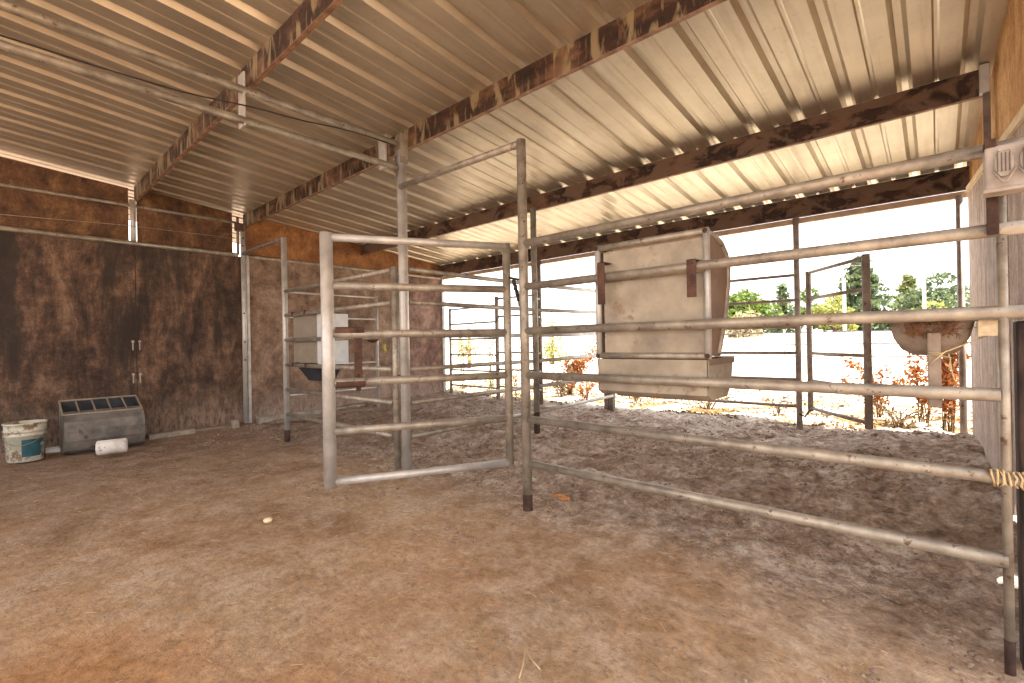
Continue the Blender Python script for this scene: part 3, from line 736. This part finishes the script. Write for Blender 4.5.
for k in range(7): ico(mb, (-1.95+random.uniform(-.06,.07), 2.63+random.uniform(-.03,.03), gz(-1.95,2.63)+.008), .022, 1, (1.3,.8,.35))
tag(mb.build('orange_chips', M['chip'], None, 0, False), 'patch of orange crumbs on the dirt just behind the bow post', 'crumbs', kind='stuff')
z = gz(-1.02, 1.25)
mb = MB(); mb.tube([(-1.010, 1.13, z+.006), (-1.035, 1.18, z+.018), (-1.072, 1.235, z+.028)], .0022, 6); mb.tube([(-1.072, 1.235, z+.028), (-1.03, 1.215, z+.016), (-.985, 1.205, z+.006)], .0020, 6)
tag(mb.build('bent_twig', M['straw']), 'bent pale twig shaped like an upside-down V on the near dirt', 'twig')

# ------------------------------------------------------------------ outside
def leaf(mb, p, s, up=.5):
    n = Vector((random.gauss(0,1), random.gauss(0,1), random.gauss(0,1)+up)).normalized()
    a = n.orthogonal().normalized(); b = n.cross(a); t = random.uniform(0, 2*PI)
    u = a*math.cos(t)+b*math.sin(t); w = n.cross(u)
    mb.add([p-u*s, p+w*s*.45, p+u*s, p-w*s*.45], [(0,1,2,3)])
def bush(x, y, zt, w, mat, label, n=1600, group=None, ls=.12, low=False):
    t = thing('bushy_tree', label, 'tree', (x, y, 0), group)
    f = MB(); tr = MB()
    tr.tube([(x,y,-.1),(x+.05,y,zt*.4),(x,y,zt*.7)], [.12*w/3,.09*w/3,.03], 8)
    blobs = [(Vector((x+random.uniform(-.32,.32)*w, y+random.uniform(-.3,.3)*w, zt*random.uniform(.3,.74))), w*random.uniform(.16,.28)) for _ in range(9)]
    if low: blobs = [(Vector((b.x, b.y, b.z*random.uniform(.15, .95))), r*.9) for b, r in blobs]
    blobs.append((Vector((x, y, zt-.24*w)), .23*w))
    for b, r in blobs: tr.tube([(x,y,zt*.3), tuple(b)], [.04,.015], 5)
    for i in range(n):
        b, r = random.choice(blobs); d = Vector((random.gauss(0,1), random.gauss(0,1), random.gauss(0,1))).normalized()*r*random.uniform(.6,1.05)
        d.z *= .85; leaf(f, b+d, ls*random.uniform(.6,1.3))
    tr.build('trunk', M['bark'], t); f.build('foliage', mat, t, 0, False); return t
def conifer(x, y, zt, w, mat, label, n=2600, ls=.16, z0=.2):
    t = thing('conifer_tree', label, 'tree', (x, y, 0))
    f = MB(); tr = MB(); tr.tube([(x,y,-.1),(x,y,zt*.97)], [.16,.02], 8)
    L = int(zt*3.2)
    for k in range(L):
        z = z0+(zt-z0)*k/L; r = w*.5*(1-(z-z0)/(zt-z0))**.85
        for j in range(9):
            a = random.uniform(0, 2*PI); rr = r*random.uniform(.7, 1.12); e = Vector((x+rr*math.cos(a), y+rr*math.sin(a), z-rr*.22))
            tr.tube([(x,y,z), tuple(e)], [.025,.006], 4, False)
            for q in range(max(3, int(n/(L*9)*max(.3, r/(w*.5))*1.8))):
                s = random.random()**.6; p = Vector((x,y,z)).lerp(e, s)+Vector((random.gauss(0,.14), random.gauss(0,.14), random.gauss(0,.1)))
                leaf(f, p, ls*random.uniform(.6,1.2))
    tr.build('trunk', M['bark'], t); f.build('foliage', mat, t, 0, False); return t
bush(-9.6, 34.3, 4.55, 4.6, M['leaf_green'], 'round bright green tree just right of the hay rack', 5000, ls=.18)
bush(-8.6, 31.1, 3.0, 3.8, M['leaf_tan'], 'pale tan scrub bush in front of the green trees', 2200, ls=.13, low=True)
bush(-14.2, 37.0, 3.6, 3.0, M['leaf_green'], 'low green bush tree partly hidden behind the hay rack edge', 1500, ls=.15)
conifer(-8.75, 40.5, 5.2, 3.4, M['leaf_conifer'], 'small pointed dark conifer between the green trees', 2600, .2)
bush(-8.0, 46.0, 5.3, 3.2, M['leaf_green'], 'green tree behind the small back gate hinge post', 2600, ls=.2)
bush(-5.5, 40.8, 4.4, 2.8, M['leaf_yellow'], 'yellow-green tree seen through the small open gate', 1600, ls=.15)
conifer(-4.6, 47.0, 7.5, 8.2, M['leaf_conifer'], 'tallest broad dark conifer behind the small back gate', 9000, .26)
conifer(-1.9, 54.9, 6.5, 5.0, M['leaf_mid'], 'pale conifer standing left of the pale utility pole', 4200, .24)
bush(.3, 50.5, 6.2, 5.2, M['leaf_conifer'], 'loose dark tree nearest the right twin posts', 2600, ls=.22)
bush(-.2, 42.0, 3.4, 3.0, M['leaf_yellow'], 'low yellowish bush right of the pale utility pole', 900, ls=.16)
bush(-14.7, 13.65, 2.55, 2.2, M['leaf_yellow'], 'sparse yellowish bush beyond the left stall gate', 700, ls=.06, low=True)
bush(-13.3, 17.6, 2.75, 2.2, M['leaf_yellow'], 'pale yellow-green tree seen left of the hay rack', 900, ls=.07, low=True)
bush(-12.9, 21.0, 2.0, 1.4, M['leaf_dull'], 'small dull shrub touching the left edge of the hay rack', 500, ls=.06, low=True)
# utility poles and wire
def pole(name, label, x, y, h, arm):
    t = thing(name, label, 'utility pole', (x, y, 0))
    MB().tube([(x,y,-.1),(x,y,h)], .09, 10).build('pole', M['boxgrey'], t)
    MB().bar((x-arm, y, h-.15), (x+arm*.2, y, h-.15), .09, .09).build('crossarm', M['boxgrey'], t); return t
pole('utility_pole', 'pale grey pole in front of the pale conifer near the right posts', -.57, 37.1, 5.2, .7)
pole('utility_pole', 'shorter pale pole with an arm seen inside the small gate', -3.79, 31.5, 4.2, .8)
tag(MB().tube([(-3.6,31.5,4.9),(-2.2,34.2,5.0),(-.9,37.1,5.15)], .02, 6).build('overhead_wire', M['pipe_dark']), 'thin wire crossing the sky toward the pale pole', 'wire')
# distant white rail fence
t = thing('rail_fence', 'distant thin three-rail fence across the bright yard', 'fence', (-3.6, 19, 0))
a, b = Vector((-16, 17.5, 0)), Vector((3, 20.4, 0))
for z in (.38, .80, 1.22): MB().bar(a+Vector((0,0,z)), b+Vector((0,0,z)), .03, .045).build('rail', M['fence_grey'], t)
for i in range(9):
    p = a.lerp(b, i/8); MB().box((p.x-.03, p.y-.03, -.05), (p.x+.03, p.y+.03, 1.35)).build('fence_post', M['boxgrey'], t)

# dry weeds
def weed(x, y, h, w, n, label, mat='leaf_brown', stems=7, ls=.022, lean=(0,0)):
    t = thing('dry_weed', label, 'weed', (x, y, gz(x, y)))
    st = MB(); lf = MB()
    for s in range(stems):
        a = random.uniform(0, 2*PI); rr = random.uniform(.2, 1)*w; hh = h*random.uniform(.55, 1.05)
        p0 = Vector((x+random.uniform(-.05,.05), y+random.uniform(-.05,.05), gz(x, y)-.01))
        p3 = p0+Vector((rr*math.cos(a)+lean[0], rr*math.sin(a)*.6+lean[1], hh))
        p1 = p0.lerp(p3, .35)+Vector((-rr*.15*math.cos(a), 0, hh*.18)); p2 = p0.lerp(p3, .7)+Vector((0,0,hh*.16))
        P = [p0, p1, p2, p3]; st.tube(P, [.006,.005,.004,.002], 5)
        for k in range(n//stems):
            u = random.uniform(.15, 1)*3; i = min(2, int(u)); q = P[i].lerp(P[i+1], u-i)
            leaf(lf, q+Vector((random.gauss(0,.035), random.gauss(0,.035), random.gauss(0,.035))), ls*random.uniform(.6,1.4))
    st.build('stems', M['leaf_dull'], t); lf.build('leaves', M[mat], t, 0, False); return t
weed(-5.25, 7.45, .85, .40, 1800, 'tall orange-brown dry weed outside between bolted post and hay rack', stems=22, lean=(.25,.0), ls=.028)
weed(-5.0, 6.9, .5, .6, 900, 'low yellowed weed in front of the tall orange one', 'leaf_dull', 12)
weed(-5.6, 6.35, .55, .16, 160, 'rusty weed clump close behind the bow post gap', stems=5)
weed(-4.3, 6.5, .42, .35, 420, 'dry brown weed at the foot of the double post', stems=7)
weed(-3.4, 6.6, .28, .30, 140, 'small dry weed under the right end of the hay trough', 'leaf_dull', 6)
weed(-2.4, 6.7, .25, .45, 170, 'low straw-coloured weed before the right back panel', 'leaf_dull', 12)
weed(-1.5, 6.6, .28, .40, 150, 'low weed beside the slim back post', 'leaf_dull', 7)
weed(-.55, 7.3, .75, .50, 700, 'wide brown vine-like weed behind the small open gate', stems=9, ls=.03)
weed(-.12, 6.9, .85, .35, 600, 'tall dry brown weed directly behind the feed bowl', stems=9, ls=.03)
weed(.06, 6.5, 1.0, .18, 1100, 'dense orange weed just left of the twin pipe posts', stems=14, ls=.028)
weed(-.3, 6.35, .25, .45, 150, 'flat dry grass tuft at the shade edge by the right posts', 'leaf_dull', 12)
weed(-7.3, 6.6, 1.25, .25, 150, 'thin tall twiggy weed beyond the narrow left gate', 'leaf_dull', 6)
weed(-7.0, 7.1, 1.3, .25, 150, 'second thin twiggy weed right of the tall one beyond the left gate', 'leaf_dull', 6)
weed(-6.6, 6.7, .45, .35, 220, 'golden low weed at the foot of the narrow left gate', 'leaf_yellow', 8)
mb = MB()
for i in range(16000):
    x = random.uniform(-9, 1.2); y = 5.95+random.random()**1.7*5.5
    if noise.noise(Vector((x*1.1, y*1.1, 9))) < .0: continue
    leaf(mb, Vector((x, y, gz(x, y)+.012)), random.uniform(.010,.034), 1.0)
tag(mb.build('leaf_litter', M['leaf_dull'], None, 0, False), 'dead leaves and dry grass scattered on the sunlit yard', 'leaf litter', kind='stuff')

# ------------------------------------------------------------------ light, sky, camera
w = bpy.data.worlds.new('sky'); bpy.context.scene.world = w; w.use_nodes = True
nt = w.node_tree; bg = nt.nodes['Background']
tc = N(nt, 'ShaderNodeTexCoord'); sp = N(nt, 'ShaderNodeSeparateXYZ'); nt.links.new(tc.outputs['Generated'], sp.inputs[0])
c = ramp(nt, sp.outputs[2], [(0.0, (1,.97,.94,1)), (.25, (.96,.97,1,1)), (1.0, (.80,.88,1,1))])
nt.links.new(c, bg.inputs[0]); bg.inputs[1].default_value = 1.3
sl = bpy.data.lights.new('sun', 'SUN'); sl.energy = 7.5; sl.angle = math.radians(.6); sl.color = (1, .96, .90)
so = bpy.data.objects.new('sun', sl); COL.objects.link(so)
sd = Vector((.46, -.04, .88)).normalized(); so.rotation_euler = sd.to_track_quat('Z', 'Y').to_euler()

cam = bpy.data.cameras.new('camera'); co = bpy.data.objects.new('camera', cam); COL.objects.link(co)
f, yaw, pitch, roll = 474.6, .7314, .0015, -.0188
F = Vector((-math.sin(yaw)*math.cos(pitch), math.cos(yaw)*math.cos(pitch), math.sin(pitch)))
R = Vector((math.cos(yaw), math.sin(yaw), 0)); U = R.cross(F)
R2 = R*math.cos(roll)+U*math.sin(roll); U2 = -R*math.sin(roll)+U*math.cos(roll)
m3 = Matrix((R2, U2, -F)).transposed()
co.matrix_world = Matrix.Translation((0, 0, 1.07)) @ m3.to_4x4()
cam.sensor_fit = 'HORIZONTAL'; cam.sensor_width = 36; cam.lens = f/1024*36; cam.clip_start = .03; cam.clip_end = 500
sc = bpy.context.scene; sc.camera = co
sc.view_settings.view_transform = 'Standard'; sc.view_settings.look = 'None'
sc.view_settings.exposure = 1.38; sc.view_settings.gamma = 1.0
sc.cycles.max_bounces = 10; sc.cycles.diffuse_bounces = 6; sc.cycles.use_denoising = True
sc.cycles.sample_clamp_indirect = 8
